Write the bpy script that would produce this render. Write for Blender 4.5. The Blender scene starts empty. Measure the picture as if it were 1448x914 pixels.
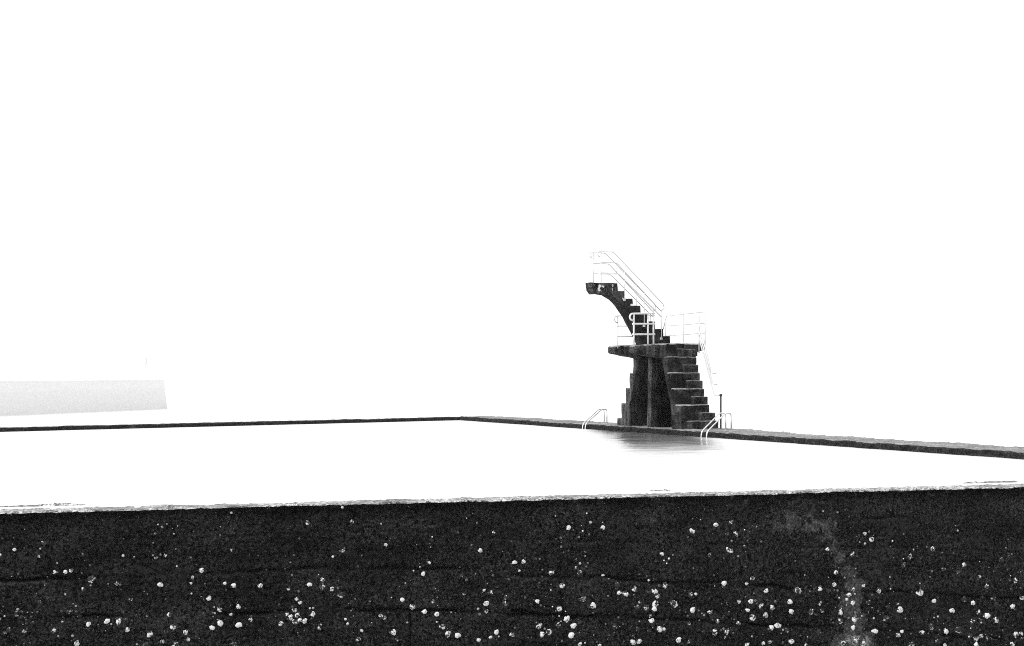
import bpy, bmesh, math, random
import numpy as np
from mathutils import Vector, Matrix

random.seed(7)
PI = math.pi
SC = bpy.context.scene
COL = SC.collection

# ------------------------------------------------------------------ camera, sky, sun, exposure
FPX, CX, HY, EYE = 1700.0, 724.0, 527.0, 2.17      # focal length and horizon of a 1448 x 914 frame, eye height over the pool water
cam_d = bpy.data.cameras.new('camera')
cam_d.sensor_fit = 'HORIZONTAL'
cam_d.sensor_width = 36.0
cam_d.lens = 36.0 * FPX / 1448.0
cam_d.shift_y = (HY - 457.0) / 1448.0
cam_d.clip_start = 0.1
cam_d.clip_end = 80000
cam = bpy.data.objects.new('camera', cam_d)
COL.objects.link(cam)
cam.location = (0, 0, EYE)
cam.rotation_euler = (PI / 2, 0, 0)
SC.camera = cam

SUN_EL = math.radians(38)
SUN_TO = Vector((-0.90, -0.44, 0)).normalized() * math.cos(SUN_EL) + Vector((0, 0, math.sin(SUN_EL)))
world = bpy.data.worlds.new('World')
SC.world = world
world.use_nodes = True
wn, wl = world.node_tree.nodes, world.node_tree.links
for n_ in list(wn): wn.remove(n_)
sky = wn.new('ShaderNodeTexSky')
sky.sky_type = 'NISHITA'
sky.sun_disc = False
sky.sun_elevation = SUN_EL
sky.sun_rotation = math.atan2(SUN_TO.x, SUN_TO.y)
sky.air_density = 1.0
sky.dust_density = 6.0
sky.altitude = 0
bw = wn.new('ShaderNodeRGBToBW')                    # a grey fog sky: no blue in it
flat = wn.new('ShaderNodeMapRange')                 # fog evens the sky out
flat.inputs['From Min'].default_value = 0.0
flat.inputs['From Max'].default_value = 30.0
flat.inputs['To Min'].default_value = 5.0
flat.inputs['To Max'].default_value = 8.0
bg = wn.new('ShaderNodeBackground')
bg.inputs['Strength'].default_value = 0.12
wo = wn.new('ShaderNodeOutputWorld')
wl.new(sky.outputs['Color'], bw.inputs['Color'])
wl.new(bw.outputs['Val'], flat.inputs['Value'])
wl.new(flat.outputs['Result'], bg.inputs['Color'])
wl.new(bg.outputs['Background'], wo.inputs['Surface'])

sun_d = bpy.data.lights.new('sun', 'SUN')
sun_d.energy = 1.5
sun_d.angle = math.radians(25)
sun_d.color = (1, 1, 1)
sun = bpy.data.objects.new('sun', sun_d)
COL.objects.link(sun)
sun.rotation_euler = (-SUN_TO).to_track_quat('-Z', 'Y').to_euler()
sun.location = (-20, 10, 30)

SC.view_settings.view_transform = 'Standard'
SC.view_settings.look = 'None'
SC.view_settings.exposure = 1.0
SC.view_settings.gamma = 1.0
SC.view_settings.use_curve_mapping = False
SC.render.engine = 'CYCLES'
SC.cycles.max_bounces = 6
SC.cycles.volume_bounces = 1
SC.cycles.use_denoising = False                      # the photograph is grainy
SC.cycles.filter_width = 1.0

# ------------------------------------------------------------------ helpers
def ray_ground(X, Y, z):
    d = FPX * (EYE - z) / (Y - HY)
    return Vector(((X - CX) / FPX * d, d, z))

def _hash(ix, iy, iz):
    h = (ix * 374761393 + iy * 668265263 + iz * 2147483647) & 0xFFFFFFFF
    h = ((h ^ (h >> 13)) * 1274126177) & 0xFFFFFFFF
    return ((h ^ (h >> 16)) & 0xFFFF) / 65535.0

def vnoise(x, y, z):
    x, y, z = np.broadcast_arrays(np.asarray(x, float), np.asarray(y, float), np.asarray(z, float))
    fx, fy, fz = np.floor(x), np.floor(y), np.floor(z)
    ix, iy, iz = fx.astype(np.int64), fy.astype(np.int64), fz.astype(np.int64)
    tx, ty, tz = x - fx, y - fy, z - fz
    tx, ty, tz = [t * t * (3 - 2 * t) for t in (tx, ty, tz)]
    r = 0
    for dx in (0, 1):
        for dy in (0, 1):
            for dz in (0, 1):
                w = (tx if dx else 1 - tx) * (ty if dy else 1 - ty) * (tz if dz else 1 - tz)
                r = r + w * _hash(ix + dx, iy + dy, iz + dz)
    return r * 2 - 1

def fbm(x, y, z, octaves=4):
    r, a = 0, 1.0
    for k in range(octaves):
        r = r + a * vnoise(np.asarray(x) * 2 ** k + 17.3 * k, np.asarray(y) * 2 ** k + 5.1 * k, np.asarray(z) * 2 ** k + 9.7 * k)
        a *= 0.5
    return r

def tag(o, label=None, cat=None, group=None, kind=None):
    if label: o['label'] = label
    if cat: o['category'] = cat
    if group: o['group'] = group
    if kind: o['kind'] = kind
    return o

def link(name, me, mats, parent=None):
    for m in (mats if isinstance(mats, (list, tuple)) else [mats]): me.materials.append(m)
    o = bpy.data.objects.new(name, me)
    COL.objects.link(o)
    if parent: o.parent = parent
    return o

def from_bm(name, bm, mats, parent=None, top_slot=False, smooth=False):
    bmesh.ops.recalc_face_normals(bm, faces=bm.faces)
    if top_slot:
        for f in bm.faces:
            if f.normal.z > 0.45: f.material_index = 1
    if smooth:
        for f in bm.faces: f.smooth = True
    me = bpy.data.meshes.new(name)
    bm.to_mesh(me); bm.free()
    return link(name, me, mats, parent)

def empty(name, loc, rz=0):
    e = bpy.data.objects.new(name, None)
    e.empty_display_size = 0.3
    COL.objects.link(e)
    e.location = loc
    e.rotation_euler = (0, 0, rz)
    return e

def add_prism(bm, poly, axis, a, b, bevel=0.03, seg=2):
    """polygon (p, z) extruded along local 'u' or 'v' from a to b, edges worn round"""
    def P(p, z, t): return (p, t, z) if axis == 'v' else (t, p, z)
    t = bmesh.new()
    v0 = [t.verts.new(P(p, z, a)) for p, z in poly]
    v1 = [t.verts.new(P(p, z, b)) for p, z in poly]
    n = len(poly)
    t.faces.new(v0); t.faces.new(list(reversed(v1)))
    for i in range(n): t.faces.new((v0[i], v1[i], v1[(i + 1) % n], v0[(i + 1) % n]))
    bmesh.ops.recalc_face_normals(t, faces=t.faces)
    if bevel: bmesh.ops.bevel(t, geom=list(t.edges), offset=bevel, segments=seg, affect='EDGES', profile=0.6, clamp_overlap=True)
    me = bpy.data.meshes.new('tmp'); t.to_mesh(me); t.free()
    bm.from_mesh(me); bpy.data.meshes.remove(me)

def add_box(bm, u0, u1, v0, v1, z0, z1, bevel=0.03, seg=2):
    add_prism(bm, [(u0, z0), (u1, z0), (u1, z1), (u0, z1)], 'v', v0, v1, bevel, seg)

def wear(bm, cut, amp, scale=2.2, seed=0.0):
    """break long edges up and nudge everything a little so no edge is ruler-straight"""
    bmesh.ops.triangulate(bm, faces=[f for f in bm.faces if len(f.verts) > 4])
    for _ in range(5):
        es = [e for e in bm.edges if e.calc_length() > cut]
        if not es: break
        bmesh.ops.subdivide_edges(bm, edges=es, cuts=1, use_grid_fill=True)
    co = np.array([v.co[:] for v in bm.verts])
    for k in range(3):
        d = fbm(co[:, 0] * scale + 31 * k + seed, co[:, 1] * scale + 7 * k, co[:, 2] * scale, 4) * amp
        for v, dd in zip(bm.verts, d): v.co[k] += dd

def round_path(pts, r=0.08, n=5):
    pts = [Vector(p) for p in pts]
    out = [pts[0]]
    for i in range(1, len(pts) - 1):
        a, b, c = pts[i - 1], pts[i], pts[i + 1]
        q = min(r, (a - b).length * 0.45, (c - b).length * 0.45)
        p0, p1 = b + (a - b).normalized() * q, b + (c - b).normalized() * q
        for k in range(n + 1):
            t = k / n
            out.append(p0 * (1 - t) ** 2 + b * 2 * t * (1 - t) + p1 * t * t)
    out.append(pts[-1])
    return out

def add_tube(bm, pts, r=0.022, n=8, cap=True):
    pts = [Vector(p) for p in pts]
    rings, prev = [], None
    for i, p in enumerate(pts):
        t = (pts[min(i + 1, len(pts) - 1)] - pts[max(i - 1, 0)]).normalized()
        if prev is None:
            ref = Vector((0, 0, 1)) if abs(t.z) < 0.9 else Vector((1, 0, 0))
            prev = t.cross(ref).normalized()
        prev = (prev - t * prev.dot(t)).normalized()
        q = t.cross(prev)
        rings.append([bm.verts.new(p + prev * math.cos(2 * PI * k / n) * r + q * math.sin(2 * PI * k / n) * r) for k in range(n)])
    for a, b in zip(rings, rings[1:]):
        for k in range(n): bm.faces.new((a[k], a[(k + 1) % n], b[(k + 1) % n], b[k])).smooth = True
    if cap:
        bm.faces.new(list(reversed(rings[0]))); bm.faces.new(rings[-1])

# ------------------------------------------------------------------ materials (all neutral: a black and white photograph)
class Nodes:
    def __init__(s, name):
        s.m = bpy.data.materials.new(name)
        s.m.use_nodes = True
        s.n, s.l = s.m.node_tree.nodes, s.m.node_tree.links
        s.p = s.n['Principled BSDF']
        s.tc = s.n.new('ShaderNodeTexCoord').outputs['Object']
    def node(s, kind, **kw):
        x = s.n.new(kind)
        for k, v in kw.items(): setattr(x, k, v)
        return x
    def mapping(s, scale=(1, 1, 1), loc=(0, 0, 0)):
        x = s.node('ShaderNodeMapping')
        x.inputs['Scale'].default_value = scale
        x.inputs['Location'].default_value = loc
        s.l.new(s.tc, x.inputs['Vector'])
        return x.outputs['Vector']
    def noise(s, scale, detail=4, rough=0.55, vec=None, dist=0.0):
        x = s.node('ShaderNodeTexNoise')
        x.inputs['Scale'].default_value = scale
        x.inputs['Detail'].default_value = detail
        x.inputs['Roughness'].default_value = rough
        x.inputs['Distortion'].default_value = dist
        s.l.new(vec if vec is not None else s.tc, x.inputs['Vector'])
        return x.outputs['Fac']
    def voronoi(s, scale, vec=None, feature='F1', rnd=1.0):
        x = s.node('ShaderNodeTexVoronoi', feature=feature)
        x.inputs['Scale'].default_value = scale
        x.inputs['Randomness'].default_value = rnd
        s.l.new(vec if vec is not None else s.tc, x.inputs['Vector'])
        return x.outputs['Distance']
    def ramp(s, fac, stops):
        x = s.node('ShaderNodeValToRGB')
        e = x.color_ramp.elements
        while len(e) < len(stops): e.new(0.5)
        for el, (p, c) in zip(e, stops):
            el.position = p; el.color = (c, c, c, 1)
        s.l.new(fac, x.inputs['Fac'])
        return x.outputs['Color']
    def math(s, op, a, b, clamp=False):
        x = s.node('ShaderNodeMath', operation=op)
        x.use_clamp = clamp
        for i, v in enumerate((a, b)):
            if isinstance(v, (int, float)): x.inputs[i].default_value = v
            else: s.l.new(v, x.inputs[i])
        return x.outputs[0]
    def mix(s, f, a, b):
        x = s.node('ShaderNodeMix', data_type='FLOAT')
        for i, v in ((0, f), (2, a), (3, b)):
            if isinstance(v, (int, float)): x.inputs[i].default_value = v
            else: s.l.new(v, x.inputs[i])
        return x.outputs[0]
    def attr(s, name):
        x = s.node('ShaderNodeAttribute', attribute_name=name)
        return x.outputs['Fac']
    def bump(s, h, strength=0.5, dist=0.02, normal=None):
        x = s.node('ShaderNodeBump')
        x.inputs['Strength'].default_value = strength
        x.inputs['Distance'].default_value = dist
        s.l.new(h, x.inputs['Height'])
        if normal is not None: s.l.new(normal, x.inputs['Normal'])
        return x.outputs['Normal']
    def out(s, col, rough=0.9, normal=None, spec=0.2):
        if isinstance(col, (int, float)): s.p.inputs['Base Color'].default_value = (col, col, col, 1)
        else: s.l.new(col, s.p.inputs['Base Color'])
        if isinstance(rough, (int, float)): s.p.inputs['Roughness'].default_value = rough
        else: s.l.new(rough, s.p.inputs['Roughness'])
        s.p.inputs['Specular IOR Level'].default_value = spec
        if normal is not None: s.l.new(normal, s.p.inputs['Normal'])
        return s.m

def mat_tower():
    s = Nodes('blackened_concrete')
    big = s.ramp(s.noise(2.0, 6, 0.7), [(0.38, 0.002), (0.50, 0.010), (0.62, 0.045), (0.74, 0.11)])
    streak = s.ramp(s.noise(1.0, 6, 0.68, s.mapping((9, 9, 0.9))), [(0.46, 0.0), (0.66, 1.0)])
    grain = s.ramp(s.noise(22, 3, 0.75), [(0.48, 0.0), (0.64, 1.0)])
    low = s.ramp(s.noise(0.9, 4, 0.6, s.mapping((1, 1, 1), (2.0, 0.4, 0.7))), [(0.42, 0.10), (0.56, 1.0)])
    c = s.mix(s.math('MULTIPLY', s.math('MULTIPLY', streak, low), 0.75), big, 0.14)
    c = s.mix(s.math('MULTIPLY', s.math('MULTIPLY', grain, low), 0.7), c, 0.19)
    geo = s.node('ShaderNodeNewGeometry')             # arrises rubbed pale by feet and weather
    edge = s.ramp(geo.outputs['Pointiness'], [(0.53, 0.0), (0.60, 1.0)])
    rub = s.ramp(s.noise(6, 4, 0.7), [(0.40, 0.15), (0.62, 1.0)])
    c = s.mix(s.math('MULTIPLY', s.math('MULTIPLY', edge, rub), 0.8), c, 0.16)
    h = s.math('ADD', s.noise(9, 5, 0.65), s.noise(45, 3, 0.6))
    return s.out(c, 0.95, s.bump(h, 0.9, 0.04), 0.08)

def mat_tower_side():                                # the upper flight: lichen and spalled white patches by the board
    s = Nodes('lichened_concrete')
    big = s.ramp(s.noise(1.8, 5, 0.6), [(0.36, 0.006), (0.56, 0.02), (0.72, 0.06)])
    speck = s.ramp(s.noise(17, 4, 0.75), [(0.50, 0.0), (0.66, 1.0)])
    sep = s.node('ShaderNodeSeparateXYZ'); s.l.new(s.tc, sep.inputs[0])
    zone = s.node('ShaderNodeMapRange'); zone.inputs['From Min'].default_value = 0.9; zone.inputs['From Max'].default_value = 2.3
    s.l.new(sep.outputs['X'], zone.inputs['Value'])
    c = s.mix(s.math('MULTIPLY', speck, s.math('ADD', s.math('MULTIPLY', zone.outputs[0], 0.7), 0.15)), big, 0.20)
    patch = s.attr('spall')
    pm = s.ramp(s.math('ADD', patch, s.math('MULTIPLY', s.noise(14, 4, 0.7), 0.9)), [(0.98, 0.0), (1.0, 1.0)])
    pm = s.ramp(s.math('MULTIPLY', s.math('ADD', patch, s.math('MULTIPLY', s.noise(14, 4, 0.7), 0.9)), 0.6), [(0.60, 0.0), (0.66, 1.0)])
    c = s.mix(pm, c, 0.75)
    h = s.math('ADD', s.noise(9, 5, 0.65), s.noise(45, 3, 0.6))
    return s.out(c, 0.95, s.bump(h, 0.7, 0.03), 0.08)

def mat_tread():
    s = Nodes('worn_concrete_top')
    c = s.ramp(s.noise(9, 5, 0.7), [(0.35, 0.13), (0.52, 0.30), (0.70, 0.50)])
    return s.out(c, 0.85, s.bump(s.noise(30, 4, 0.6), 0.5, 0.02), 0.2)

def mat_pool_top():
    s = Nodes('walkway_concrete')
    a = s.ramp(s.noise(1.0, 5, 0.65, s.mapping((0.5, 1.4, 1))), [(0.32, 0.16), (0.52, 0.29), (0.72, 0.40)])
    g = s.ramp(s.noise(14, 4, 0.75), [(0.38, 0.30), (0.60, 1.05)])
    c = s.math('MULTIPLY', a, g)
    return s.out(c, 0.8, s.bump(s.noise(20, 5, 0.7), 0.6, 0.03), 0.25)

def mat_weed():
    s = Nodes('weedy_wall_face')
    a = s.ramp(s.noise(3.0, 5, 0.7), [(0.35, 0.005), (0.58, 0.015), (0.74, 0.07)])
    g = s.ramp(s.noise(18, 3, 0.7), [(0.52, 0.0), (0.70, 1.0)])
    c = s.mix(s.math('MULTIPLY', g, 0.5), a, 0.13)
    h = s.math('ADD', s.noise(7, 5, 0.7), s.noise(25, 4, 0.7))
    return s.out(c, 0.9, s.bump(h, 1.0, 0.06), 0.15)

def mat_front():
    s = Nodes('tarry_board_marked_concrete')
    a = s.ramp(s.noise(1.1, 6, 0.62, s.mapping((1, 1, 2.2))), [(0.34, 0.004), (0.52, 0.010), (0.70, 0.022)])
    salt = s.ramp(s.noise(24, 3, 0.9), [(0.52, 0.0), (0.60, 1.0)])
    pep = s.ramp(s.noise(15, 3, 0.8, s.mapping((1, 1, 1), (3, 5, 1))), [(0.42, 0.03), (0.56, 1.3)])
    c = s.math('MULTIPLY', a, pep)
    tone = s.ramp(s.noise(0.8, 4, 0.6, s.mapping((1, 1, 1.6), (7, 2, 3))), [(0.36, 0.25), (0.60, 1.0)])
    c = s.mix(s.math('MULTIPLY', s.math('MULTIPLY', salt, tone), 0.62), c, 0.080)
    pits = s.math('LESS_THAN', s.voronoi(11), s.ramp(s.noise(3, 2, 0.5, s.mapping((1, 1, 1), (8, 1, 4))), [(0.45, 0.0), (0.70, 0.20)]))
    c = s.math('MULTIPLY', c, s.mix(pits, 1.0, 0.08))
    c = s.mix(s.math('MULTIPLY', s.math('MULTIPLY', s.attr('ledge'), s.ramp(s.noise(18, 3, 0.8), [(0.42, 0.0), (0.60, 1.0)])), 0.7), c, 0.06)  # light caught along the joint ledges, put in as paler colour
    rim = s.attr('rim')                              # black lichen band under the rim, broken by pale lichen
    lich = s.ramp(s.noise(4.5, 6, 0.75), [(0.57, 0.0), (0.74, 1.0)])
    c = s.math('MULTIPLY', c, s.mix(rim, 1.0, 0.22))
    c = s.mix(s.math('MULTIPLY', s.math('MULTIPLY', lich, s.attr('lichen')), 0.85), c, 0.085)
    st = s.math('ADD', s.attr('stain'), s.math('MULTIPLY', s.math('SUBTRACT', s.noise(8, 7, 0.78), 0.5), 2.7))
    sm = s.ramp(st, [(0.40, 0.0), (0.48, 1.0)])
    sc = s.ramp(s.noise(20, 4, 0.85), [(0.40, 0.020), (0.56, 0.075), (0.70, 0.24)])
    c = s.mix(s.math('MULTIPLY', sm, 0.9), c, sc)
    heavy = s.ramp(s.math('MULTIPLY', st, 0.5), [(0.56, 0.0), (0.64, 1.0)])
    c = s.mix(heavy, c, s.ramp(s.noise(30, 3, 0.8, s.mapping((1, 1, 1), (1, 2, 3))), [(0.42, 0.02), (0.55, 0.30)]))
    dots = s.voronoi(24)
    dm = s.math('LESS_THAN', dots, s.ramp(s.noise(9, 2, 0.5), [(0.50, 0.0), (0.72, 0.22)]))
    c = s.mix(s.math('MULTIPLY', dm, 0.8), c, 0.16)
    crack = s.attr('joint')
    c = s.math('MULTIPLY', c, s.mix(crack, 1.0, 0.06))
    h = s.math('ADD', s.math('ADD', s.noise(12, 5, 0.7), s.noise(42, 2, 0.8)), s.math('MULTIPLY', s.math('SUBTRACT', dm, pits), 0.6))
    return s.out(c, 0.92, s.bump(h, 1.0, 0.03), 0.08)

def mat_rim():
    s = Nodes('wet_rim_concrete')
    a = s.ramp(s.noise(6, 6, 0.8), [(0.38, 0.06), (0.50, 0.40), (0.58, 0.75)])
    g = s.ramp(s.noise(26, 2, 0.8), [(0.40, 0.08), (0.54, 1.0)])
    pit = s.math('GREATER_THAN', s.voronoi(13), s.ramp(s.noise(4, 2, 0.5), [(0.45, 0.10), (0.60, 0.34)]))
    c = s.math('MULTIPLY', s.math('MULTIPLY', a, g), s.mix(pit, 0.12, 1.0))
    c = s.math('MULTIPLY', c, s.ramp(s.noise(0.7, 4, 0.6), [(0.40, 0.45), (0.58, 1.1)]))
    return s.out(c, s.ramp(s.noise(3, 3, 0.5), [(0.4, 0.25), (0.6, 0.7)]), s.bump(s.noise(22, 5, 0.7), 0.8, 0.03), 0.5)

def mat_water(name, scale, strength, rough, base, painted_refl=None):
    s = Nodes(name)
    ripple = s.noise(1.0, 4, 0.6, s.mapping(scale))
    long_ = s.noise(0.25, 3, 0.55, s.mapping(scale, (4, 9, 0)))
    h = s.math('ADD', ripple, s.math('MULTIPLY', long_, 1.2))
    s.p.inputs['IOR'].default_value = 1.33
    if painted_refl:                                          # tower's dark reflection painted into the base colour, smoother there; paler, rougher water elsewhere
        foot, n, d = painted_refl
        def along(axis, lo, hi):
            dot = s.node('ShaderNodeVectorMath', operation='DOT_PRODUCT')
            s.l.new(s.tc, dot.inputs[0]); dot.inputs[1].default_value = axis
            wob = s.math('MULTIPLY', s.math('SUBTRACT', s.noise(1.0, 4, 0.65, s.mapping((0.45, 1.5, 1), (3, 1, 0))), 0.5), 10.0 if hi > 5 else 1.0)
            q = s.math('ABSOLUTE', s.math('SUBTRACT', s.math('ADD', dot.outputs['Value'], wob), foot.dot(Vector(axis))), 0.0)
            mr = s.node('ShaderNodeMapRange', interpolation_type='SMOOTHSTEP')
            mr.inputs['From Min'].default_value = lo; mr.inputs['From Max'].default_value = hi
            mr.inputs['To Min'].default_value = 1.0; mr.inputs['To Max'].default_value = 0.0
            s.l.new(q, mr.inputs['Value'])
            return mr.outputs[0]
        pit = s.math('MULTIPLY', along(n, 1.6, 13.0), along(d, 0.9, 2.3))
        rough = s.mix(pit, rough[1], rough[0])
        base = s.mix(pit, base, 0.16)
    return s.out(base, rough, s.bump(h, strength, 0.10), 0.5)

def mat_paint():
    s = Nodes('weathered_grey_white_tube')
    c = s.ramp(s.noise(12, 4, 0.6), [(0.35, 0.58), (0.6, 0.72)])
    return s.out(c, 0.5, None, 0.3)

def mat_dull():
    s = Nodes('dull_galvanised_tube')
    return s.out(s.ramp(s.noise(12, 4, 0.6), [(0.35, 0.48), (0.6, 0.58)]), 0.55, None, 0.25)

def mat_steel():
    s = Nodes('polished_ladder_tube')
    s.p.inputs['Metallic'].default_value = 1.0
    return s.out(s.ramp(s.noise(10, 3, 0.6), [(0.35, 0.66), (0.6, 0.82)]), 0.40, None, 0.5)

def mat_breakwater():
    s = Nodes('pale_harbour_granite')
    a = s.ramp(s.noise(0.25, 5, 0.6, s.mapping((1, 1, 2.5))), [(0.3, 0.69), (0.7, 0.74)])
    sep = s.node('ShaderNodeSeparateXYZ'); s.l.new(s.tc, sep.inputs[0])
    tide = s.ramp(s.math('ADD', s.math('MULTIPLY', sep.outputs['Z'], 0.064), s.math('MULTIPLY', s.noise(0.15, 3, 0.5), 0.06)),
                  [(0.78, 0.97), (0.82, 1.0)])       # tide-wetted lower courses
    return s.out(s.math('MULTIPLY', a, tide), 0.9, s.bump(s.noise(1.2, 4, 0.6), 0.3, 0.2), 0.2)

def mat_plain(name, lo, hi, scale=5.0, rough=0.8):
    s = Nodes(name)
    return s.out(s.ramp(s.noise(scale, 4, 0.6), [(0.35, lo), (0.65, hi)]), rough, s.bump(s.noise(scale * 4, 4, 0.6), 0.3, 0.02), 0.2)

def mat_shell():
    s = Nodes('limpet_shell')
    oi = s.node('ShaderNodeObjectInfo')
    off = s.node('ShaderNodeVectorMath', operation='ADD')
    comb = s.node('ShaderNodeCombineXYZ')
    for i in range(3): s.l.new(s.math('MULTIPLY', oi.outputs['Random'], 40.0 + 13 * i), comb.inputs[i])
    s.l.new(s.tc, off.inputs[0]); s.l.new(comb.outputs[0], off.inputs[1])
    mott = s.noise(1.1, 5, 0.72, off.outputs[0])
    eaten = s.attr('wear_amount')
    oc = s.node('ShaderNodeAttribute', attribute_name='pitted', attribute_type='OBJECT')
    th = s.math('ADD', mott, s.math('MULTIPLY', oc.outputs['Fac'], 0.16))
    m = s.ramp(th, [(0.51, 0.0), (0.54, 1.0)])       # black crust over the eaten parts of the shell
    c = s.mix(m, s.ramp(s.noise(5, 3, 0.7, off.outputs[0]), [(0.35, 0.66), (0.6, 0.92)]), 0.03)
    return s.out(c, 0.75, s.bump(s.noise(6, 4, 0.7, off.outputs[0]), 0.5, 0.1), 0.2)

M = dict(tower=mat_tower(), side=mat_tower_side(), tread=mat_tread(), top=mat_pool_top(), weed=mat_weed(), front=mat_front(), rim=mat_rim(),
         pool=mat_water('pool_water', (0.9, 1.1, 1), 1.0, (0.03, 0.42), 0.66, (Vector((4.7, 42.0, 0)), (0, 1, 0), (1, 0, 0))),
         sea=mat_water('sea_water', (0.12, 0.3, 1), 0.3, 0.25, 0.75),
         paint=mat_paint(), dull=mat_dull(), steel=mat_steel(), break_=mat_breakwater(), shell=mat_shell(),
         sand=mat_plain('pale_sand', 0.32, 0.42, 0.8), beacon=mat_plain('beacon_stone', 0.66, 0.70, 1.0), lantern=mat_plain('beacon_lantern_paint', 0.62, 0.66, 2.0),
         darkpost=mat_plain('tarnished_post', 0.015, 0.04, 14.0, 0.6), plate=mat_plain('base_plate', 0.35, 0.5, 14.0, 0.6))

# ------------------------------------------------------------------ plan of the pool
CORN = Vector((-2.38, 54.65, 0))                     # far corner, at the water line
FARL = Vector((-18.7, 43.9, 0))
RGT = Vector((12.78, 30.0, 0))
N0, N1 = Vector((-7.86, 18.46, 0)), Vector((9.67, 22.70, 0))    # front rim of the near wall
dfar = (CORN - FARL).normalized()
drgt = (RGT - CORN).normalized()
dnear = (N1 - N0).normalized()
def meet(p, d, q, e):
    den = d.x * e.y - d.y * e.x
    t = ((q.x - p.x) * e.y - (q.y - p.y) * e.x) / den
    return p + d * t
RC = meet(CORN, drgt, N0, dnear)                     # right near corner
LFAR = CORN - dfar * 54
LNEAR = N0 - dnear * 34
nnear = Vector((dnear.y, -dnear.x, 0))               # out of the near wall, towards the camera
SEA_Z = EYE - 22.0

# ground: a beach that rises to the photographer and falls away to the low tide sea
def beach():
    xs = np.concatenate([np.linspace(-420, -70, 18), np.linspace(-60, 60, 61), np.linspace(70, 420, 18)])
    ys = np.concatenate([np.linspace(-120, -10, 12), np.linspace(-8, 90, 50), np.linspace(100, 460, 19)])
    X, Y = np.meshgrid(xs, ys)
    s = (X - N0.x) * nnear.x + (Y - N0.y) * nnear.y      # metres in front of the near wall
    out = np.maximum(0, np.hypot(np.maximum(0, np.abs(X + 12) - 32), np.maximum(0, -s - 2) * 0.9))
    Z = np.where(s > 0, -3.35 + 0.165 * np.minimum(s, 30), -3.35 - 0.03 * np.minimum(-s, 10)) - 0.085 * out
    Z = np.minimum(Z, 3) + 0.05 * fbm(X * 0.4, Y * 0.4, 0 * X, 3)
    Z = np.where(s > 0.6, Z, np.minimum(Z, -3.2))
    nx, ny = len(xs), len(ys)
    v = np.stack([X, Y, Z], -1).reshape(-1, 3)
    f = [(j * nx + i, j * nx + i + 1, (j + 1) * nx + i + 1, (j + 1) * nx + i) for j in range(ny - 1) for i in range(nx - 1)]
    me = bpy.data.meshes.new('beach'); me.from_pydata(v.tolist(), [], f)
    for p in me.polygons: p.use_smooth = True
    tag(link('beach', me, M['sand']), kind='structure')
beach()

def sheet(name, pts, z, m, rings=None):
    bm = bmesh.new()
    bm.faces.new([bm.verts.new((p[0], p[1], z)) for p in pts])
    o = from_bm(name, bm, m)
    if o.data.polygons[0].normal.z < 0: o.data.flip_normals()
    return tag(o, kind='structure')
sheet('sea', [(24000 * math.cos(a), 24000 * math.sin(a)) for a in np.linspace(0, 2 * PI, 97)[:-1]], SEA_Z, M['sea'])
inw = -nnear
sheet('pool_water', [(p.x, p.y) for p in (LNEAR + inw * 0.10, RC + inw * 0.10 + drgt * -0.2 + Vector((.8, .5, 0)), CORN + Vector((0.3, 0.6, 0)), LFAR + Vector((-.5, .5, 0)))], 0.0, M['pool'])

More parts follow.
